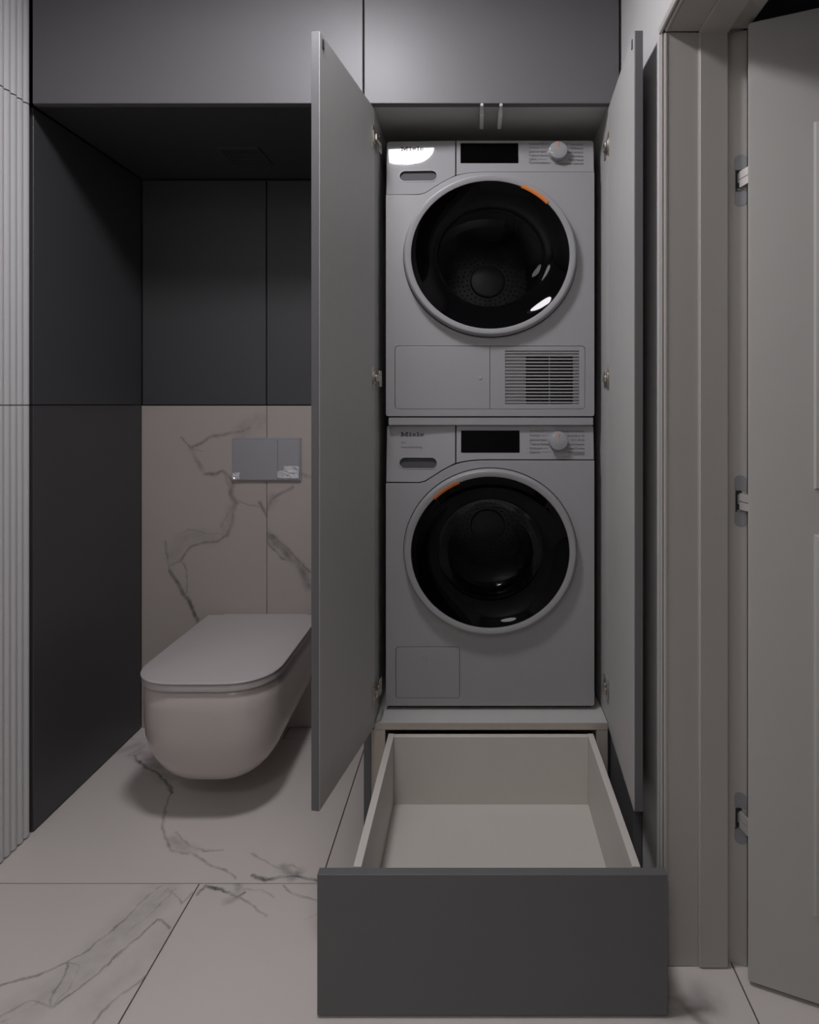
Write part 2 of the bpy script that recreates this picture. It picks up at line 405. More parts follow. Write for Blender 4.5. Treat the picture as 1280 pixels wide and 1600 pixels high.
# ---- ceiling, wall behind the camera, right wall with the doorway, dim hall beyond
tag(obj('ceiling', box(-1.32, 0.56, YN, 2.3, CEIL, CEIL + 0.1), 'ceiling_paint'), 'white painted ceiling', 'ceiling', kind='structure')
tag(obj('wall_front', box(-1.32, 2.4, YN - 0.1, YN, -0.06, CEIL + 0.1), 'ceiling_paint'), 'pale wall facing the machines', 'wall', kind='structure')
XJ = 0.5625; YJ = 1.290; ZJ = H + 0.770; YJN = 0.46
wr = obj('wall_right', box(XR, XJ - 0.004, YJ + 0.014, 2.3, -0.06, CEIL), 'wall_paint'); tag(wr, 'pale grey wall between the tall cupboard and the doorway', 'wall', kind='structure')
obj('wall_section', box(XR, XJ - 0.004, YN, YJN - 0.014, -0.06, CEIL), 'wall_paint', wr)
obj('wall_section', box(XR, XJ - 0.004, YJN - 0.014, YJ + 0.014, ZJ + 0.014, CEIL), 'wall_paint', wr)
tag(obj('wall_hall', box(2.3, 2.4, YN, 2.3, -0.06, CEIL), 'hall_wall'), 'dark wall of the hall beyond the doorway', 'wall', kind='structure')
tag(obj('ceiling_hall', box(0.56, 2.4, YN, 2.3, CEIL + 0.0, CEIL + 0.1), 'hall_wall'), 'dark ceiling of the hall beyond the doorway', 'ceiling', kind='structure')

# ---- door lining: three stepped boards on the jambs and the head
def jamb(name, y, s, label):
    """s=+1: the board stands beyond y (far jamb); faces look towards -s"""
    t = tag(bpy.data.objects.new(name, None), label, 'door frame', kind='structure'); COL.objects.link(t)
    t.location = (0.475, y, 0); ORG[t.name] = Vector((0.475, y, 0))
    def b(nm, x0, x1, dy, bev, d=0.014, z1=ZJ):
        ya, yb_ = sorted((y + s * dy, y + s * d))
        obj(nm, box(x0, x1, ya, yb_, 0.001, z1, bev, seg=3), 'paint_frame', t, smooth=50)
    b('edge_strip', 0.3835, 0.3885, 0.004, 0.0016, d=0.02); b('edge_bead', 0.3890, 0.3975, -0.0005, 0.0025)
    b('jamb_board', 0.3970, 0.4600, 0.001, 0.0008); b('stop_board', 0.4595, 0.5205, -0.0055, 0.003)
    bm = bmesh.new(); pr = [(0.5222, 0.0139), (0.5222, 0.0125), (0.530, 0.0115), (0.538, 0.0088), (0.5565, 0.0008), (0.5605, 0.0000), (XJ, 0.0020), (XJ, 0.0139)]
    lo = [bm.verts.new((x, y + s * d_, 0.001)) for x, d_ in pr]; hi = [bm.verts.new((x, y + s * d_, ZJ + 0.004)) for x, d_ in pr]
    for k in range(len(pr)): bm.faces.new((lo[k], lo[(k + 1) % len(pr)], hi[(k + 1) % len(pr)], hi[k]))
    bm.faces.new(lo); bm.faces.new(hi[::-1]); obj('rebate_board', bm, 'paint_frame', t, smooth=40)
    return t
jamb('trim_1', YJ, 1, 'painted door jamb with three concealed hinges beside the open leaf')
jamb('trim_2', YJN, -1, 'painted door jamb on the latch side of the doorway')
th = tag(bpy.data.objects.new('trim_3', None), 'painted head lining over the doorway', 'door frame', kind='structure'); COL.objects.link(th)
th.location = (0.475, 0.875, ZJ); ORG[th.name] = Vector((0.475, 0.875, ZJ))
def hb(nm, x0, x1, dz, bev, d=0.014, e=0.0):
    obj(nm, box(x0, x1, YJN - e, YJ + e, ZJ + dz, ZJ + d, bev, seg=3), 'paint_frame', th, smooth=50)
hb('edge_strip', 0.3835, 0.3885, 0.004, 0.0016, d=0.02, e=0.02); hb('edge_bead', 0.3890, 0.3975, -0.0005, 0.0025)
hb('head_board', 0.3970, 0.4600, 0.001, 0.0008); hb('stop_board', 0.4595, 0.5205, -0.0055, 0.003); hb('rebate_board', 0.5222, XJ, 0.006, 0.002)

# ---- door leaf, swung open into the hall
LH = Vector((0.5445, 1.2485, 0)); LD = Vector((0.9203, -0.3912, 0)); LN = Vector((-0.3912, -0.9203, 0))   # hinge corner, direction, face normal
ML = Matrix(((LD.x, LN.x, 0, LH.x), (LD.y, LN.y, 0, LH.y), (0, 0, 1, 0), (0, 0, 0, 1)))
ld = obj('door_1', box(0, 0.80, -0.040, 0, 0.008, H + 0.764, 0.0025, ML, seg=2), 'paint_leaf', None, smooth=40)
tag(ld, 'pale grey panelled door leaf standing open into the hall', 'door', kind='structure')
def moulding(s0, s1, z0, z1):
    bm = bmesh.new()
    prof = [(0, 0), (0.004, 0.006), (0.012, 0.009), (0.020, 0.004), (0.028, 0.001), (0.034, 0.0)]
    rings = []
    for d, h_ in prof:
        rings.append([bm.verts.new(ML @ Vector((s, h_, z))) for s, z in ((s0 + d, z0 + d), (s1 - d, z0 + d), (s1 - d, z1 - d), (s0 + d, z1 - d))])
    for p, q in zip(rings[:-1], rings[1:]):
        for i in range(4): bm.faces.new((p[i], p[(i + 1) % 4], q[(i + 1) % 4], q[i]))
    obj('moulding', bm, 'paint_leaf', ld, smooth=35)
moulding(0.116, 0.684, H - 0.985, H - 0.250); moulding(0.116, 0.684, H - 0.164, H + 0.545)

# ---- concealed hinges
YR = YJ + 0.0036
def concealed(py, label, tilt):
    z = PZ(py, YR); x0, x1 = PX(1149.5, YR), PX(1166.5, YR) - 0.001; r = (x1 - x0) / 2 - 0.0004
    zc, zo = 0.0215, 0.0535
    t = thing('concealed_hinge', label, 'hinge', ((x0 + x1) / 2, YR, z - zo), 'concealed door hinges')
    def cap(za, zb, up):
        pts = []
        xc = (x0 + x1) / 2
        if up:
            pts = [(x0, za), (x1, za)] + [(xc + (x1 - x0) / 2 * math.cos(math.radians(a)), zb - r + r * math.sin(math.radians(a))) for a in range(0, 181, 15)]
        else:
            pts = [(x1, zb), (x0, zb)] + [(xc - (x1 - x0) / 2 * math.cos(math.radians(a)), za + r - r * math.sin(math.radians(a))) for a in range(0, 181, 15)]
        me = plate_mesh(pts, [], YR - 0.0004, 0.003, 0.0003)
        for v in me.vertices: v.co.y -= (v.co.x - xc) * 0.43
        return me
    finish('cover_cap', cap(z + zc, z + zo, True), 'hinge_satin', t); finish('cover_cap', cap(z - zo, z - zc, False), 'hinge_satin', t)
    obj('pocket', box(x0 + 0.0002, x1 - 0.0002, YR - 0.0004, YR + 0.001, z - zc, z + zc), 'seam_dark', t)
    obj('arm_pivot', bx(box(x0 + 0.004, x0 + 0.007, YR - 0.003, YR + 0.001, z - 0.006, z + 0.014, 0.0005), x0 + 0.003, x1 - 0.002, YR - 0.002, YR + 0.001, z - zc, z - zc + 0.004), 'hinge_satin', t)
    for k in (0, 1):
        bm = bmesh.new(); zz = z + (0.001 if k == 0 else -0.0165); n = 6; pr = []
        for i in range(n + 1):
            u = i / n
            x = x0 + 0.0065 + u * 0.017; y = YR - 0.003 - 0.020 * math.sin(u * 1.4); dz = tilt * u * 0.010
            pr.append([bm.verts.new((x, y, zz + dz)), bm.verts.new((x, y, zz + dz + 0.0160)), bm.verts.new((x + 0.004, y + 0.0025, zz + dz + 0.0160)), bm.verts.new((x + 0.004, y + 0.0025, zz + dz))])
        for p, q in zip(pr[:-1], pr[1:]):
            for i in range(4): bm.faces.new((p[i], p[(i + 1) % 4], q[(i + 1) % 4], q[i]))
        bm.faces.new(pr[0]); bm.faces.new(pr[-1][::-1])
        obj('arm', bm, 'hinge_arm', t, smooth=40)
concealed(282, 'topmost satin concealed hinge between door jamb and open leaf', 0.8)
concealed(783, 'middle satin concealed hinge between door jamb and open leaf', -0.3)
concealed(1279, 'lowest satin concealed hinge between door jamb and open leaf', -1.2)

# ------------------------------------------------------------------ overhead cupboards
XS = PX(568.5, YF)
oc = thing('overhead_cupboard', 'wide dark grey overhead cupboard above the toilet niche', 'cabinet', (-0.75, YC, SOFF), 'overhead cupboards')
obj('body', box(XL + 0.003, XS - 0.004, YC, YB - 0.006, SOFF, CEIL - 0.003), 'cabinet_dark', oc)
obj('door', box(-1.184, XS - 0.0028, YF, YC - 0.003, H + 0.8035, CEIL - 0.004, 0.0012), 'cabinet_grey', oc)
oc2 = thing('overhead_cupboard', 'narrower grey overhead cupboard above the dryer', 'cabinet', (0.04, YC, H + 0.824), 'overhead cupboards')
obj('body', box(XS - 0.001, 0.386, YC, YB - 0.006, H + 0.824, CEIL - 0.003), 'cabinet_dark', oc2)
obj('door', box(XS + 0.0014, PX(967.5, YF), YF, YC - 0.003, H + 0.8035, CEIL - 0.004, 0.0012), 'cabinet_grey', oc2)

# vent in the soffit
vt = thing('ceiling_vent', 'small square dark vent grille in the soffit over the toilet', 'vent', (-0.752, 2.03, SOFF - 0.004))
vx0, vx1, vy0, vy1 = -0.821, -0.684, 1.962, 2.10
bm = bmesh.new()
for a in ((vx0, vx1, vy0, vy0 + 0.010), (vx0, vx1, vy1 - 0.010, vy1), (vx0, vx0 + 0.010, vy0 + 0.010, vy1 - 0.010), (vx1 - 0.010, vx1, vy0 + 0.010, vy1 - 0.010)):
    bx(bm, *a, SOFF - 0.005, SOFF - 0.0002)
obj('frame', bm, 'cabinet_dark', vt)
for i in range(9):
    y = vy0 + 0.014 + i * 0.0125
    obj('slat', box(vx0 + 0.010, vx1 - 0.010, y, y + 0.007, SOFF - 0.0035, SOFF - 0.0004), 'cabinet_dark', vt)

# ------------------------------------------------------------------ tall cupboard with doors and drawer
tc = thing('tall_cupboard', 'tall grey cupboard with both doors open around stacked laundry machines', 'cabinet', (0.04, YC, 0))
SH = H - 0.8615                                      # top of the shelf under the washer
TOPZ = H + 0.804
def P(nm, a, m, bev=0.0008, par=tc, sm=None): return obj(nm, box(*a, bev), m, par, smooth=sm)
P('side_panel', (-0.2946, -0.2756, YC, YB - 0.008, SH, TOPZ), 'interior_light')
P('side_panel', (0.3575, 0.3745, YC, YB - 0.008, SH, TOPZ), 'interior_light')
P('top_panel', (-0.2946, 0.3745, YC, YB - 0.008, TOPZ + 0.0005, TOPZ + 0.0185), 'interior_light')
P('back_panel', (-0.2746, 0.3565, YB - 0.016, YB - 0.008, SH, TOPZ - 0.001), 'back_board')
P('shelf', (-0.2756, 0.357, YC, YB - 0.018, SH - 0.019, SH - 0.0005), 'interior_light')
P('shelf_edge', (-0.2756, 0.357, YC - 0.001, YC - 0.0001, SH - 0.019, SH - 0.0005), 'wood_edge', 0)
P('drawer_gable', (-0.2840, -0.2460, YC, YB - 0.018, 0.003, SH - 0.0195), 'wood_edge')
P('drawer_gable', (0.3260, 0.3570, YC, YB - 0.018, 0.003, SH - 0.0195), 'wood_edge')
P('cover_panel', (-0.3040, -0.2950, YC - 0.001, YB - 0.008, SH - 0.019, TOPZ), 'cabinet_grey')
P('cover_panel', (-0.3040, -0.2845, YC - 0.001, YB - 0.008, 0.003, SH - 0.0195), 'cabinet_grey')
P('filler_panel', (0.3662, 0.3868, 1.455, YC + 0.028, 0.003, 0.288), 'cabinet_grey')
P('filler_panel', (0.3768, 0.3868, 1.455, YC + 0.028, 0.2885, H + 0.799), 'cabinet_grey')
P('filler_strip', (0.3575, 0.3655, YC + 0.010, YC + 0.028, 0.003, SH - 0.0195), 'cabinet_dark')

def cup_door(hx, hy, nx, ny, side, hinges):
    """hinge-side inner corner, free-side inner corner"""
    h0 = Vector((hx, hy, 0)); n0 = Vector((nx, ny, 0)); d = (n0 - h0); Ld = d.length; d.normalize()
    n = Vector((-d.y, d.x, 0)) * side                 # inner normal
    M = Matrix(((d.x, n.x, 0, hx), (d.y, n.y, 0, hy), (0, 0, 1, 0), (0, 0, 0, 1)))
    z0, z1 = H - 0.868, H + 0.797
    o = obj('door', box(0, Ld, -0.0188, -0.0012, z0, z1, 0.0008, M), 'cabinet_grey', tc)
    obj('door_lining', box(0.001, Ld - 0.001, -0.0012, 0.0, z0 + 0.001, z1 - 0.001, 0, M), 'interior_light', o)
    # small bumper pad near the top of the free edge
    obj('bumper', box(Ld - 0.022, Ld - 0.012, 0, 0.0018, z1 - 0.030, z1 - 0.010, 0.0006, M), 'rubber', o)
    for py in hinges:
        z = PZ(py, hy)
        bm = bmesh.new()
        bx(bm, 0.004, 0.020, 0.0, 0.0020, z - 0.030, z + 0.030, 0.0008, M)          # flange
        bx(bm, 0.006, 0.019, 0.0020, 0.0055, z - 0.017, z + 0.017, 0.0015, M)       # cup
        bx(bm, -0.020, 0.013, 0.0055, 0.0120, z - 0.009, z + 0.009, 0.0020, M)      # arm
        bx(bm, -0.034, -0.014, 0.0020, 0.0085, z - 0.006, z + 0.010, 0.0015, M)     # arm root
        bx(bm, -0.050, -0.030, 0.0005, 0.0040, z - 0.022, z + 0.022, 0.0008, M)     # mounting plate
        obj('hinge', bm, 'hinge_metal', o, smooth=40)
    return o
cup_door(-0.2735, 1.682, PX(499.3, 1.330), 1.330, 1, (217, 591, 1082))
cup_door(0.3560, 1.682, PX(991.0, 1.330), 1.330, -1, (228, 592, 1078))
# two push latches under the top
for px in (753.2, 783.0):
    x = PX(px, 1.66); bm = bmesh.new(); zz = H + 0.7925
    lathe(bm, [(0.0001, 1.700), (0.0032, 1.700), (0.0032, 1.658), (0.0040, 1.6575), (0.0042, 1.650), (0.0034, 1.6485), (0.0018, 1.6485), (0.0018, 1.653), (0.0001, 1.653)], 16, x, zz)
    o = obj('push_latch', box(x - 0.0055, x + 0.0055, 1.700, 1.785, zz - 0.0055, TOPZ - 0.0003, 0.0012), 'latch_plastic', tc)
    obj('plunger', bm, 'latch_tip', o, smooth=40)
# drawer
YD = 1.182; DZ = 0.0925; DT = H - 0.889
dr = P('drawer', (-0.2205, 0.3005, YD + 0.020, 1.670, DZ - 0.012, DZ), 'drawer_inside', 0)
P('drawer_front', (PX(495.5, YD), PX(1043.5, YD), YD, YD + 0.0185, 0.005, H - 0.8905, 0.0010)[:6], 'cabinet_grey', 0.001, dr)
for x0, x1 in ((-0.2365, -0.2207), (0.3007, 0.3165)):
    P('drawer_side', (x0, x1, YD + 0.019, 1.686, DZ - 0.020, DT), 'drawer_inside', 0.0006, dr)
P('drawer_back', (-0.2205, 0.3005, 1.6702, 1.686, DZ - 0.012, DT - 0.001), 'drawer_inside', 0.0006, dr)

# ------------------------------------------------------------------ machines
TILT = math.tan(math.radians(5.7)); YAW = math.tan(math.radians(2.2))
def machine(kind):
    dry = kind == 'dryer'
    dy = 0 if dry else 451
    pb = 650.5 if dry else 1103.0                     # bottom of the front (px)
    top = 216.5 if dry else 665.5
    X = lambda p, Y=YM: PX(p, Y)
    Z = lambda p, Y=YM: PZ(p, Y)
    zt, zb = Z(top), Z(pb)
    if dry: t = thing('tumble_dryer', 'white tumble dryer stacked on top, with louvred grille at lower right', 'tumble dryer', (X(766), YM + 0.2, zb), 'stacked laundry machines')
    else: t = thing('washing_machine', 'white washing machine underneath, with small square service flap', 'washing machine', (X(766), YM + 0.2, zb - 0.009), 'stacked laundry machines')
    x0, x1 = X(602.5), X(929.5)
    ez = 0.933 if dry else 0.955
    cx, cz = X(766), Z(401 if dry else 860.2)
    R = 0.2432
    # shell, open at the front
    bm = bmesh.new(); yb_ = YM + 0.45; ys = YM + 0.034
    for a in ((x0, x0 + 0.004, ys, yb_, zb, zt - 0.006), (x1 - 0.004, x1, ys, yb_, zb, zt - 0.006), (x0 + 0.004, x1 - 0.004, ys, yb_, zt - 0.010, zt - 0.006), (x0 + 0.004, x1 - 0.004, ys, yb_, zb, zb + 0.004), (x0 + 0.004, x1 - 0.004, yb_ - 0.004, yb_, zb + 0.004, zt - 0.010)):
        bx(bm, *a)
    obj('body', bm, 'enamel_white', t)
    # dark carrier behind the seams with the porthole cut out
    hole = [(cx + 0.150 * math.cos(a), cz + ez * 0.150 * math.sin(a)) for a in [i * math.pi / 32 for i in range(64)]]
    zr_ = Z(303 + dy)
    finish('carrier', plate_mesh(rrect(x0 + 0.002, x1 - 0.002, zb + 0.002, zr_, 0.0005, 1), [hole], YM + 0.0125, 0.003, 0.0), 'seam_dark', t)
    me_ = plate_mesh([(x0 + 0.002, zr_ + 0.0005), (x1 - 0.002, zr_ + 0.0005), (x1 - 0.002, zt - 0.003), (x0 + 0.002, zt - 0.003)], [], YM + 0.0125, 0.003, 0.0)
    for v in me_.vertices: v.co.y += (v.co.z - zr_) * TILT
    finish('panel_carrier', me_, 'seam_dark', t)
    # front panels around the seams (all outlines in photo pixels of the front plane)
    wave = [(655, 303.2), (664, 301.0), (676, 293.5), (690, 284.5), (703, 277.5), (712, 273.8)]
    wave2 = [(722, 271.0), (735, 268.9), (750, 267.8), (765, 267.5)]
    m_ = lambda l, oy=0.0: [(X(a), Z(b + dy + oy)) for a, b in l]
    def tilted(me, zref, yaw=False):
        for v in me.vertices:
            if v.co.z > zref: v.co.y += (v.co.z - zref) * TILT
            if yaw and v.co.x < X(712): v.co.y += (X(712) - v.co.x) * YAW
        return me
    zref = Z(303 + dy)
    ra = 4
    tl = [(603 + ra * (1 - math.cos(a)), (top - dy) + ra * (1 - math.sin(a))) for a in [i * math.pi / 12 for i in range(7)]]
    tr = [(929 - ra * (1 - math.sin(a)), (top - dy) + ra * (1 - math.cos(a))) for a in [i * math.pi / 12 for i in range(7)]]
    grip = [(X(a), Z(b + dy)) for a, b in [(632 + 8.2 * math.sin(-math.pi * i / 12 ), 273 - 8.2 * math.cos(math.pi * i / 12)) for i in range(13)] + [(674 + 8.2 * math.sin(math.pi * i / 12), 273 + 8.2 * math.cos(math.pi * i / 12)) for i in range(13)]]
    dp = finish('dispenser_front', tilted(plate_mesh(m_(tl + [(711.3, top - dy), (711.3, 273.4)] + wave[-2::-1] + [(603, 303.2)], -0.5), [grip], YM, 0.010, 0.0009), zref, True), 'panel_white', t, 30)
    gy = YM + 0.006
    gm = plate_mesh(grip, [], gy, 0.004, 0.0003); tilted(gm, zref, True); finish('grip_recess', gm, 'recess_grey', dp)
    # bright lip around the grip
    bm = bmesh.new()
    gp = Vector((X(653), 0, Z(273 + dy)))
    a_ = [((q[0] - gp.x) * 1.0 + gp.x, (q[1] - gp.z) * 1.0 + gp.z) for q in grip]
    b_ = [((q[0] - gp.x) * 1.045 + gp.x, (q[1] - gp.z) * 1.16 + gp.z) for q in grip]
    me = plate_mesh(b_, [a_], YM - 0.0012, 0.002, 0.0005); tilted(me, zref, True); finish('grip_rim', me, 'ring_silver', dp, 30)
    # control panel with display window
    cp = finish('control_panel', tilted(plate_mesh(m_([(713, top - dy)] + tr + [(929, 267.8)] + wave2[::-1] + [(713, 273.0)], -0.5), [], YM, 0.010, 0.0009), zref), 'panel_white', t, 30)
    if dry: dx0, dx1, dz0, dz1 = 719.5, 810.5, 220.5, 253.0
    else: dx0, dx1, dz0, dz1 = 720.5, 812.5, 673.0, 707.5
    finish('display', tilted(plate_mesh(rrect(X(dx0), X(dx1), Z(dz1), Z(dz0), 0.0012, 2), [], YM - 0.0010, 0.003, 0.0003), zref), 'display_black', cp)
    # main front
    low = [(929, pb - dy - 4), (928.6, pb - dy - 1.6), (927, pb - dy - 0.4), (925, pb - dy), (607, pb - dy), (605, pb - dy - 0.4), (603.4, pb - dy - 1.6), (603, pb - dy - 4)]
    if dry:
        flap = rrect(X(617), X(914.5), Z(639.5), Z(540.5), 0.010, 4)
        holes = [flap]
    else:
        flap = rrect(X(618.5), X(718.5), Z(1091), Z(1010.5), 0.007, 4)
        holes = [flap]
    bigh = [(cx + (R + 0.0016) * math.cos(a), cz + ez * (R + 0.0016) * math.sin(a)) for a in [i * math.pi / 60 for i in range(120)]]
    fr = finish('front_panel', plate_mesh(m_([(603, 304.4)] + [(a, b + 1.2) for a, b in wave] + [(a, b + 1.2) for a, b in wave2] + [(929, 268.8)] + low), holes + [bigh], YM, 0.010, 0.0009), 'enamel_white', t, 30)
    g_ = 0.0011
    def inset(x0_, x1_, z0_, z1_, r): return rrect(x0_ + g_, x1_ - g_, z0_ + g_, z1_ - g_, r, 4)
    if dry:
        xa, xm, xb, za, zb2 = X(617), X(765.8), X(914.5), Z(639.5), Z(540.5)
        def cut(pts, side):     # clip the rounded rectangle at the middle seam
            return [(min(p[0], xm - 0.0006), p[1]) if side < 0 else (max(p[0], xm + 0.0006), p[1]) for p in pts]
        def dedupe(p):
            o_ = []
            for q in p:
                if not o_ or (abs(q[0] - o_[-1][0]) + abs(q[1] - o_[-1][1])) > 1e-5: o_.append(q)
            return o_
        base = inset(xa, xb, za, zb2, 0.009)
        finish('service_flap', plate_mesh(dedupe(cut(base, -1)), [], YM, 0.008, 0.0006), 'enamel_white', t, 30)
        gx0, gx1, gz0, gz1 = X(789.5), X(905), Z(631.5), Z(548)
        gr = finish('grille_frame', plate_mesh(dedupe(cut(base, 1)), [[(gx0, gz0), (gx1, gz0), (gx1, gz1), (gx0, gz1)]], YM, 0.008, 0.0005), 'enamel_white', t, 30)
        obj('grille_back', bx(bx(box(gx0, X(822), YM + 0.0055, YM + 0.0075, gz0, gz1), X(896), gx1, YM + 0.0055, YM + 0.0075, gz0, gz1), X(822), X(896), YM + 0.0055, YM + 0.0075, gz1 - 0.016, gz1), 'enamel_white', gr)
        obj('grille_rib', box(X(858.3), X(859.6), YM + 0.0042, YM + 0.0058, gz0, gz1), 'enamel_white', gr)
        ns = 16; pt = (gz1 - gz0) / ns
        sm = None
        for i in range(ns):
            zc = gz1 - (i + 0.55) * pt
            bm = bmesh.new()
            pr = [(0.0045, pt * 0.30), (0.0012, pt * 0.20), (0.0006, -pt * 0.02), (0.0012, -pt * 0.16), (0.0045, -pt * 0.12)]
            va = [bm.verts.new((gx0 + 0.0003, YM + a, zc + b)) for a, b in pr]; vb = [bm.verts.new((gx1 - 0.0003, YM + a, zc + b)) for a, b in pr]
            for k in range(5): bm.faces.new((va[k], va[(k + 1) % 5], vb[(k + 1) % 5], vb[k]))
            bm.faces.new(va); bm.faces.new(vb[::-1])
            obj('slat', bm, 'enamel_white', gr, smooth=50)
        bm = bmesh.new(); lathe(bm, [(0.0001, YM - 0.0005), (0.006, YM - 0.0004), (0.0068, YM + 0.0004)], 18, X(751), Z(591))
        obj('flap_dimple', bm, 'panel_white', t, smooth=60)
    else:
        sf = finish('service_flap', plate_mesh(inset(X(618.5), X(718.5), Z(1091), Z(1010.5), 0.006), [], YM, 0.008, 0.0006), 'enamel_white', t, 30)
        bm = bmesh.new(); lathe(bm, [(0.0068, YM + 0.0002), (0.0066, YM - 0.0005), (0.0056, YM - 0.0005), (0.0050, YM + 0.0001)], 20, X(664.5), Z(1028.5))
        obj('flap_dimple', bm, 'enamel_white', sf, smooth=60)
        for fx in (x0 + 0.05, x1 - 0.05):
            for fy in (YM + 0.06, YM + 0.40):
                bm = bmesh.new(); lathe2(bm, fx, fy, zb - 0.0085, zb + 0.001, 0.02); obj('foot', bm, 'rubber', t)
        bx_ = box(x0 + 0.008, x1 - 0.008, YM + 0.010, YM + 0.016, zb - 0.007, zb + 0.001); obj('plinth', bx_, 'rubber', t)
    # porthole door: ring, dished black glass, smoked window
    pf = 0.026
    bm = bmesh.new()
    lathe(bm, [(R - 0.010, YM + 0.0080), (R - 0.001, YM + 0.0080), (R, YM - 0.0055), (R - 0.0006, YM - 0.014), (R - 0.0045, YM - pf + 0.0018), (R - 0.0070, YM - pf + 0.0002), (R - 0.0095, YM - pf), (R - 0.0175, YM - pf + 0.0010), (R - 0.0222, YM - pf + 0.0026), (R - 0.0230, YM - pf + 0.014)], 96, cx, cz, ez)
    ring = obj('door_ring', bm, 'ring_silver', t, smooth=60)
    Rg = R - 0.0232
    bm = bmesh.new()
    prof = []
    for i in range(15):
        u = i / 14; r = Rg - (Rg - 0.150) * u
        # dish: steep by the rim, flat at the window
        prof.append((r, YM - pf + 0.0050 + 0.0240 * (1 - (1 - u) ** 1.8)))
    yw = prof[-1][1]
    lathe(bm, prof, 96, cx, cz, ez)
    obj('door_glass', bm, 'black_gloss', ring, smooth=60)
    bm = bmesh.new()
    if dry: wprof = [(0.150, yw), (0.146, yw + 0.0015), (0.10, yw + 0.0020), (0.05, yw + 0.0023), (0.0, yw + 0.0024)]
    else: wprof = [(0.150, yw), (0.147, yw + 0.004), (0.142, yw + 0.012), (0.130, yw + 0.030), (0.118, yw + 0.045), (0.110, yw + 0.050), (0.106, yw + 0.049), (0.100, yw + 0.0515), (0.088, yw + 0.052), (0.084, yw + 0.0508), (0.078, yw + 0.0525), (0.05, yw + 0.054), (0.0, yw + 0.0542)]
    lathe(bm, wprof, 64, cx, cz, ez)
    obj('door_window', bm, 'smoked_glass', ring, smooth=60)
    # orange pull mark on the rim
    a0, a1 = ((23, 46) if dry else (-45, -23))
    bm = bmesh.new()
    lathe(bm, [(R - 0.0165, YM - pf - 0.0012), (R - 0.0165, YM - pf + 0.003), (R - 0.0250, YM - pf + 0.009), (R - 0.0258, YM - pf + 0.0030), (R - 0.0215, YM - pf - 0.0004), (R - 0.0165, YM - pf - 0.0012)], 12, cx, cz, ez, math.radians(a0), math.radians(a1))
    obj('pull_mark', bm, 'orange', ring, smooth=40)
    # drum
    bm = bmesh.new()
    lathe(bm, [(0.148, YM + 0.016), (0.150, YM + 0.035), (0.160, YM + 0.050)], 48, cx, cz, ez); obj('door_seal', bm, 'rubber', t, smooth=60)
    bm = bmesh.new(); yd = YM + 0.36
    lathe(bm, [(0.160, YM + 0.052), (0.215, YM + 0.060), (0.222, YM + 0.075), (0.222, YM + 0.20), (0.219, YM + 0.205), (0.222, YM + 0.21), (0.222, yd - 0.02), (0.20, yd), (0.14, yd - 0.004), (0.135, yd + 0.004), (0.06, yd + 0.004), (0.055, yd - 0.012), (0.0, yd - 0.016)], 48, cx, cz, ez)
    dm = obj('drum', bm, 'drum_steel', t, smooth=45)
    bm = bmesh.new()
    for rr in (0.07, 0.085, 0.10, 0.115, 0.128):
        k = int(rr * 360)
        for i in range(k):
            a = 2 * math.pi * (i + (0.5 if int(rr * 1000) % 2 else 0)) / k
            px_, pz_ = cx + rr * math.sin(a), cz + ez * rr * math.cos(a)
            v = [bm.verts.new((px_ + 0.0026 * math.sin(b), yd + 0.0028, pz_ + 0.0026 * math.cos(b))) for b in [j * math.pi / 3 for j in range(6)]]
            bm.faces.new(v)
    tag(obj('drum_holes', bm, 'seam_dark', dm), kind='stuff')
    for a in (0.4, 0.4 + 2.094, 0.4 + 4.189):                       # three lifters
        bm = bmesh.new(); c_, s_ = math.cos(a), math.sin(a)
        M = Matrix(((c_, 0, s_, cx), (0, 1, 0, 0), (-s_ * ez, 0, c_ * ez, cz), (0, 0, 0, 1)))
        bx(bm, -0.022, 0.022, YM + 0.085, yd - 0.04, 0.175, 0.2195, 0.012, M, 2)
        obj('drum_lifter', bm, 'recess_grey', dm, smooth=50)
    # programme knob
    kx, kz = (872, 236.5) if dry else (872.8, 689.5)
    yk = YM + max(0, (Z(kz) - zref)) * TILT
    bm = bmesh.new()
    lathe(bm, [(0.0292, yk + 0.001), (0.0290, yk - 0.001), (0.0275, yk - 0.0018), (0.0268, yk - 0.004), (0.0262, yk - 0.020), (0.0248, yk - 0.0230), (0.0225, yk - 0.0240), (0.0, yk - 0.0244)], 40, X(kx), Z(kz), 0.95)
    kn = obj('programme_knob', bm, 'panel_white', cp, smooth=35)
    obj('knob_mark', box(X(kx) - 0.0010, X(kx) + 0.0010, yk - 0.0252, yk - 0.0236, Z(kz) + 0.0095, Z(kz) + 0.0238), 'orange', kn)
    # ---- print
    def put(name, me, px, pz, m, par):
        x, z = X(px), Z(pz); yy = YM + max(0, z - zref) * TILT
        yw_ = -YAW if par is dp else 0.0
        if par is dp: yy += (X(712) - x) * YAW
        me.transform(Matrix(((1, 0, 0, x), (yw_, TILT, -1, yy - 0.0004), (0, 1, 0, z), (0, 0, 0, 1))))
        return finish(name, me, m, par)
    # maker's name: heavy extended slab letters
    def logo():
        bm = bmesh.new()
        def r(a, b, c, d): bx(bm, a, b, c, d, -0.0003, 0.0003)
        def par(a, b, w, y0, y1):
            v = [bm.verts.new(p) for p in ((a, y0, 0.0003), (a + w, y0, 0.0003), (b + w, y1, 0.0003), (b, y1, 0.0003))]; bm.faces.new(v)
        # M (width 28, height 16)
        r(0, 10, 0, 3); r(3, 7, 3, 13); r(0, 8, 13, 16); par(12, 4, 4, 2, 16); par(12, 20, 4, 2, 16); r(20, 28, 13, 16); r(21, 25.5, 3, 13); r(18, 28, 0, 3)
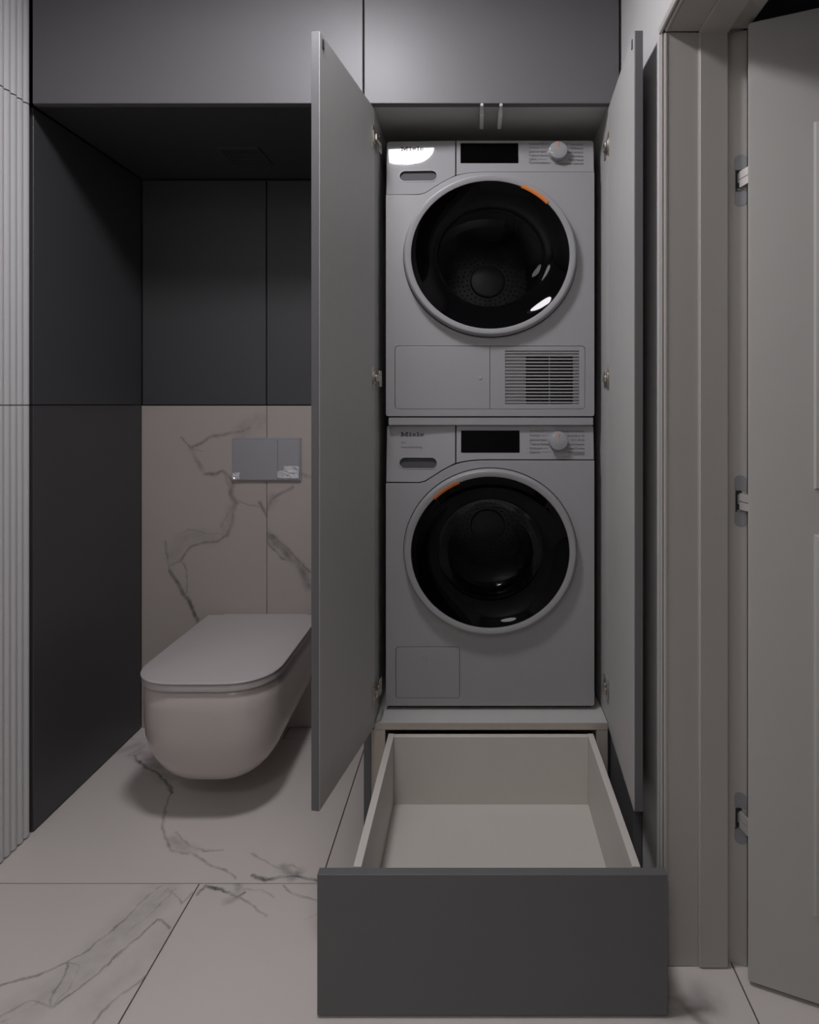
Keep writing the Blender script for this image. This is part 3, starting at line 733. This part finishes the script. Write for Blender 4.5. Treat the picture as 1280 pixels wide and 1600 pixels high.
        # i
        r(31, 41, 0, 3); r(34, 38.5, 3, 9); r(31, 38.5, 8.6, 11.4); r(33.6, 38.8, 13, 16)
        def e(x):
            pts = []
            n = 20
            for k in range(n + 1):
                a = math.radians(8 + k * 320 / n); pts.append((x + 7 + 7 * math.cos(a), 5.7 + 5.9 * math.sin(a)))
            inn = []
            for k in range(n + 1):
                a = math.radians(8 + k * 320 / n); inn.append((x + 7 + 3.4 * math.cos(a), 5.7 + 3.6 * math.sin(a)))
            for k in range(n):
                v = [bm.verts.new((*p, 0.0003)) for p in (pts[k], pts[k + 1], inn[k + 1], inn[k])]; bm.faces.new(v)
            r(x + 2, x + 13.9, 4.9, 6.9)
        e(43.5)
        r(59.5, 70, 0, 3); r(62.5, 67, 3, 13); r(59.5, 67, 13, 16); e(72)
        me = bpy.data.meshes.new('logo'); bm.to_mesh(me); bm.free()
        s = (X(661.5) - X(625)) / 86.0
        me.transform(Matrix.Diagonal((s, s * 0.95, 1, 1)))
        return me
    put('lettering', logo(), 625, (231.5 if dry else 682.3), 'print_dark', dp)
    u = (X(2) - X(1))
    if dry:
        put('lettering', text_mesh('T1  EcoSpeed', 5.0 * u), 625.5, 249.3, 'print_grey', dp); put('lettering', text_mesh('EcoDry 8,0 kg', 4.2 * u), 625.5, 254.2, 'print_grey', dp)
        L = [('Хлопок', 223.2), ('Хлопок', 229.3), ('Деликатная', 235.7), ('Тонкое бельё', 242.0), ('Шёлк', 248.2), ('Пропитывание', 254.0)]
        Rr = [('Экспресс', 224.0), ('Рубашки', 230.3), ('Тёплый воздух', 236.8), ('Джинсы', 243.2), ('Полотенца', 249.4), ('Спортивная одежда', 255.3)]
        lx, rx = 827, 913
    else:
        put('lettering', text_mesh('W1', 5.6 * u), 625.8, 694.5, 'print_grey', dp); put('lettering', text_mesh('PowerWash 8,0 kg', 4.3 * u), 625.8, 700.6, 'print_grey', dp)
        L = [('Хлопок', 675.2), ('Хлопок', 682.2), ('Деликатная', 689.2), ('Тонкое бельё', 695.8), ('Рубашки', 702.2), ('Шерсть', 708.3)]
        Rr = [('Джинсы/Тёмное', 675.6), ('Экспресс 20', 682.6), ('ECO 40-60', 689.4), ('Полоскание', 696.2), ('Слив/Отжим', 702.6), ('Спортивная', 708.4), ('одежда', 711.4)]
        lx, rx = 828, 914.5
    kr = 15.5
    for i, (s, pz) in enumerate(L):
        me = text_mesh(s, 4.6 * u); wpx = max(v.co.x for v in me.vertices) / u
        put('lettering', me, lx, pz, 'print_grey', cp)
        dzz = pz - 1.3 - kz; xe = kx - max(12.0, math.sqrt(max(0, (kr + 4) ** 2 - dzz * dzz)))
        xs_ = lx + wpx + (9 if i == 0 else 2)
        bm = bmesh.new(); bx(bm, 0, max(0.002, (xe - xs_) * u), 0, 0.45 * u, -0.0002, 0.0002); me = bpy.data.meshes.new('l'); bm.to_mesh(me); bm.free()
        put('leader_line', me, xs_, pz - 1.3, 'print_grey', cp)
        if i == 0:
            bm = bmesh.new()
            for a in ((0, 5.4, 0, 0.5), (0, 5.4, 3, 3.5), (0, 0.5, 0.5, 3), (4.9, 5.4, 0.5, 3)): bx(bm, a[0] * u, a[1] * u, a[2] * u, a[3] * u, -0.0002, 0.0002)
            me = bpy.data.meshes.new('l'); bm.to_mesh(me); bm.free(); put('symbol', me, lx + wpx + 2, pz, 'print_grey', cp)
    for i, (s, pz) in enumerate(Rr):
        me = text_mesh(s, 4.6 * u, align='RIGHT'); wpx = -min(v.co.x for v in me.vertices) / u
        put('lettering', me, rx, pz, 'print_grey', cp)
        if i < 6:
            dzz = pz - 1.3 - kz; xs_ = kx + max(10.0, math.sqrt(max(0, (kr + 4) ** 2 - dzz * dzz))); xe = rx - wpx - 2
            if xe - xs_ > 1:
                bm = bmesh.new(); bx(bm, 0, (xe - xs_) * u, 0, 0.45 * u, -0.0002, 0.0002); me = bpy.data.meshes.new('l'); bm.to_mesh(me); bm.free()
                put('leader_line', me, xs_, pz - 1.3, 'print_grey', cp)
    if not dry:
        bm = bmesh.new(); lathe(bm, [(0.0024, -0.0002), (0.0024, 0.0002), (0.0017, 0.0002), (0.0017, -0.0002)], 16, 0, 0)
        me = bpy.data.meshes.new('l'); bm.to_mesh(me); bm.free(); me.transform(Matrix.Rotation(-math.pi / 2, 4, 'X'))
        put('symbol', me, 871.2, 673.8, 'print_grey', cp)
    return t
def lathe2(bm, x, y, z0, z1, r, n=16):
    a = [bm.verts.new((x + r * math.cos(2 * math.pi * i / n), y + r * math.sin(2 * math.pi * i / n), z0)) for i in range(n)]
    b = [bm.verts.new((x + r * math.cos(2 * math.pi * i / n), y + r * math.sin(2 * math.pi * i / n), z1)) for i in range(n)]
    for i in range(n): bm.faces.new((a[i], a[(i + 1) % n], b[(i + 1) % n], b[i]))
    bm.faces.new(a[::-1]); bm.faces.new(b)
machine('dryer')
machine('washer')
# stacking frame between the machines
sk = obj('stacking_frame', box(PX(607, YM), PX(927.5, YM), YM + 0.002, YM + 0.46, PZ(664.5, YM), PZ(652.2, YM), 0.0015, seg=2), 'enamel_white', None)
tag(sk, 'thin white stacking strip between the dryer and the washing machine', 'stacking frame')

# ------------------------------------------------------------------ toilet
TX = -0.7545
def dsec(wd, yf, yb_, z, r, n=10, p=2.4, bk=1.0):
    """outline with straight back at the wall and squarish rounded front, counted from back left round the front"""
    pts = [(-wd * bk, yb_)]
    ry = r * 1.0
    for i in range(n + 1):
        a = math.pi / 2 * i / n
        c, s = math.cos(a) ** (2 / p), math.sin(a) ** (2 / p)
        pts.append((-wd + r - r * c, yf + ry - ry * s))
    for i in range(n, -1, -1):
        a = math.pi / 2 * i / n
        c, s = math.cos(a) ** (2 / p), math.sin(a) ** (2 / p)
        pts.append((wd - r + r * c, yf + ry - ry * s))
    pts.append((wd * bk, yb_))
    return [(TX + x, y, z) for x, y in pts]
def loft(secs, cap0=True, cap1=True, close=True):
    bm = bmesh.new(); rr = [[bm.verts.new(p) for p in s] for s in secs]
    for p, q in zip(rr[:-1], rr[1:]):
        m = len(p)
        for i in range(m if close else m - 1): bm.faces.new((p[i], p[(i + 1) % m], q[(i + 1) % m], q[i]))
    if cap0: bm.faces.new(rr[0][::-1])
    if cap1: bm.faces.new(rr[-1])
    return bm
ZL = H - 0.748                                        # top of the lid
tt = thing('toilet', 'white wall-hung toilet with closed lid', 'toilet', (TX, 1.95, 0.09))
YW = YB - 0.001
bowl = [(0.386, 0.188, 1.690), (0.380, 0.192, 1.684), (0.330, 0.1935, 1.684), (0.280, 0.194, 1.686), (0.240, 0.192, 1.690), (0.205, 0.186, 1.697), (0.175, 0.175, 1.706), (0.150, 0.161, 1.718), (0.130, 0.144, 1.732), (0.114, 0.124, 1.748), (0.104, 0.106, 1.762), (0.0985, 0.092, 1.775), (0.0970, 0.080, 1.786)]
secs = [dsec(wd, yf, YW, z, min(wd * 0.80, 0.145), bk=1.0 - 0.45 * max(0, 0.33 - z)) for z, wd, yf in bowl]
obj('bowl', loft(secs), 'ceramic', tt, smooth=50)
def slab(z0, z1, wd, yf, yb_, r, e, par, nm, m):
    s = [dsec(wd - e, yf + e, yb_, z0, r - e), dsec(wd - e * 0.3, yf + e * 0.3, yb_, z0 + e * 0.4, r - e * 0.3), dsec(wd, yf, yb_, z0 + e, r), dsec(wd, yf, yb_, z1 - e, r), dsec(wd - e * 0.3, yf + e * 0.3, yb_, z1 - e * 0.3, r - e * 0.3), dsec(wd - e * 1.2, yf + e * 1.2, yb_, z1, r - e * 1.2)]
    return obj(nm, loft(s), m, par, smooth=50)
YK = YW - 0.025
slab(0.388, ZL - 0.0085, 0.1965, 1.678, YK, 0.145, 0.002, tt, 'seat', 'lid_white')
slab(ZL - 0.0070, ZL, 0.1985, 1.675, YK, 0.146, 0.0030, tt, 'lid', 'lid_white')
obj('hinge_block', box(TX - 0.15, TX + 0.15, YK + 0.001, YW, 0.387, ZL - 0.004, 0.003), 'lid_white', tt)

# ------------------------------------------------------------------ flush plate
fy = YB - 0.010
fx0, fx1, fz0, fz1 = PX(362.5, fy), PX(470, fy), PZ(751, fy), PZ(684.5, fy)
fp = thing('flush_plate', 'satin grey dual flush plate on the marble above the toilet', 'flush plate', ((fx0 + fx1) / 2, fy, fz0))
obj('plate', box(fx0, fx1, fy, YB - 0.0002, fz0, fz1, 0.0015, seg=2), 'plate_chrome', fp, smooth=40)
xm = PX(434.3, fy)
obj('button', box(fx0 + 0.004, xm - 0.001, fy - 0.0022, fy - 0.0001, fz0 + 0.0035, fz1 - 0.004, 0.0008), 'plate_chrome', fp)
obj('button', box(xm + 0.001, fx1 - 0.004, fy - 0.0022, fy - 0.0001, fz0 + 0.0035, fz1 - 0.004, 0.0008), 'plate_chrome', fp)
def film(px0, px1, py0, py1, seed):
    rnd = random.Random(seed); n = 6; bm = bmesh.new(); v = []
    for i in range(n + 1):
        for j in range(n + 1):
            x = PX(px0 + (px1 - px0) * i / n + rnd.uniform(-.5, .5), fy); z = PZ(py0 + (py1 - py0) * j / n + rnd.uniform(-.5, .5), fy)
            v.append(bm.verts.new((x, fy - 0.0028 - rnd.random() * 0.004, z)))
    for i in range(n):
        for j in range(n):
            a = i * (n + 1) + j
            bm.faces.new((v[a], v[a + 1], v[a + n + 2])); bm.faces.new((v[a], v[a + n + 2], v[a + n + 1]))
    tag(obj('protective_film', bm, 'film', fp), 'crumpled clear film on the plate corner')
film(364, 375, 738, 749, 1); film(434, 444, 735, 747, 2); film(444, 468, 728, 747, 3)

# ------------------------------------------------------------------ ceiling lamp and added fill lamp
def disc(bm, cx, cy, prof, n=48):
    rr = []
    for r, z in prof:
        rr.append([bm.verts.new((cx + r * math.cos(2 * math.pi * i / n), cy + r * math.sin(2 * math.pi * i / n), z)) for i in range(n)])
    for p, q in zip(rr[:-1], rr[1:]):
        for i in range(n): bm.faces.new((p[i], p[(i + 1) % n], q[(i + 1) % n], q[i]))
    return rr
for i_, (lx_, ly_, lr_, ls_, lc_) in enumerate(LAMPS):
    lp = thing('ceiling_or_fill_lamp', ('round flush ceiling lamp nearest the overhead cupboards', 'larger dimmer fill lamp added on the ceiling behind the camera')[i_], 'lamp', (lx_, ly_, CEIL - 0.045), 'round ceiling lamps')
    bm = bmesh.new(); disc(bm, lx_, ly_, [(lr_ + 0.012, CEIL - 0.0005), (lr_ + 0.012, CEIL - 0.040), (lr_ + 0.001, CEIL - 0.043), (lr_ + 0.001, CEIL - 0.034)]); obj('housing', bm, 'ceiling_paint', lp, smooth=40)
    bm = bmesh.new(); rr = disc(bm, lx_, ly_, [(lr_, CEIL - 0.041), (lr_, CEIL - 0.036)]); bm.faces.new(rr[0]); bm.faces.new(rr[1][::-1]); obj('diffuser', bm, 'lamp_diffuser_%d' % i_, lp)
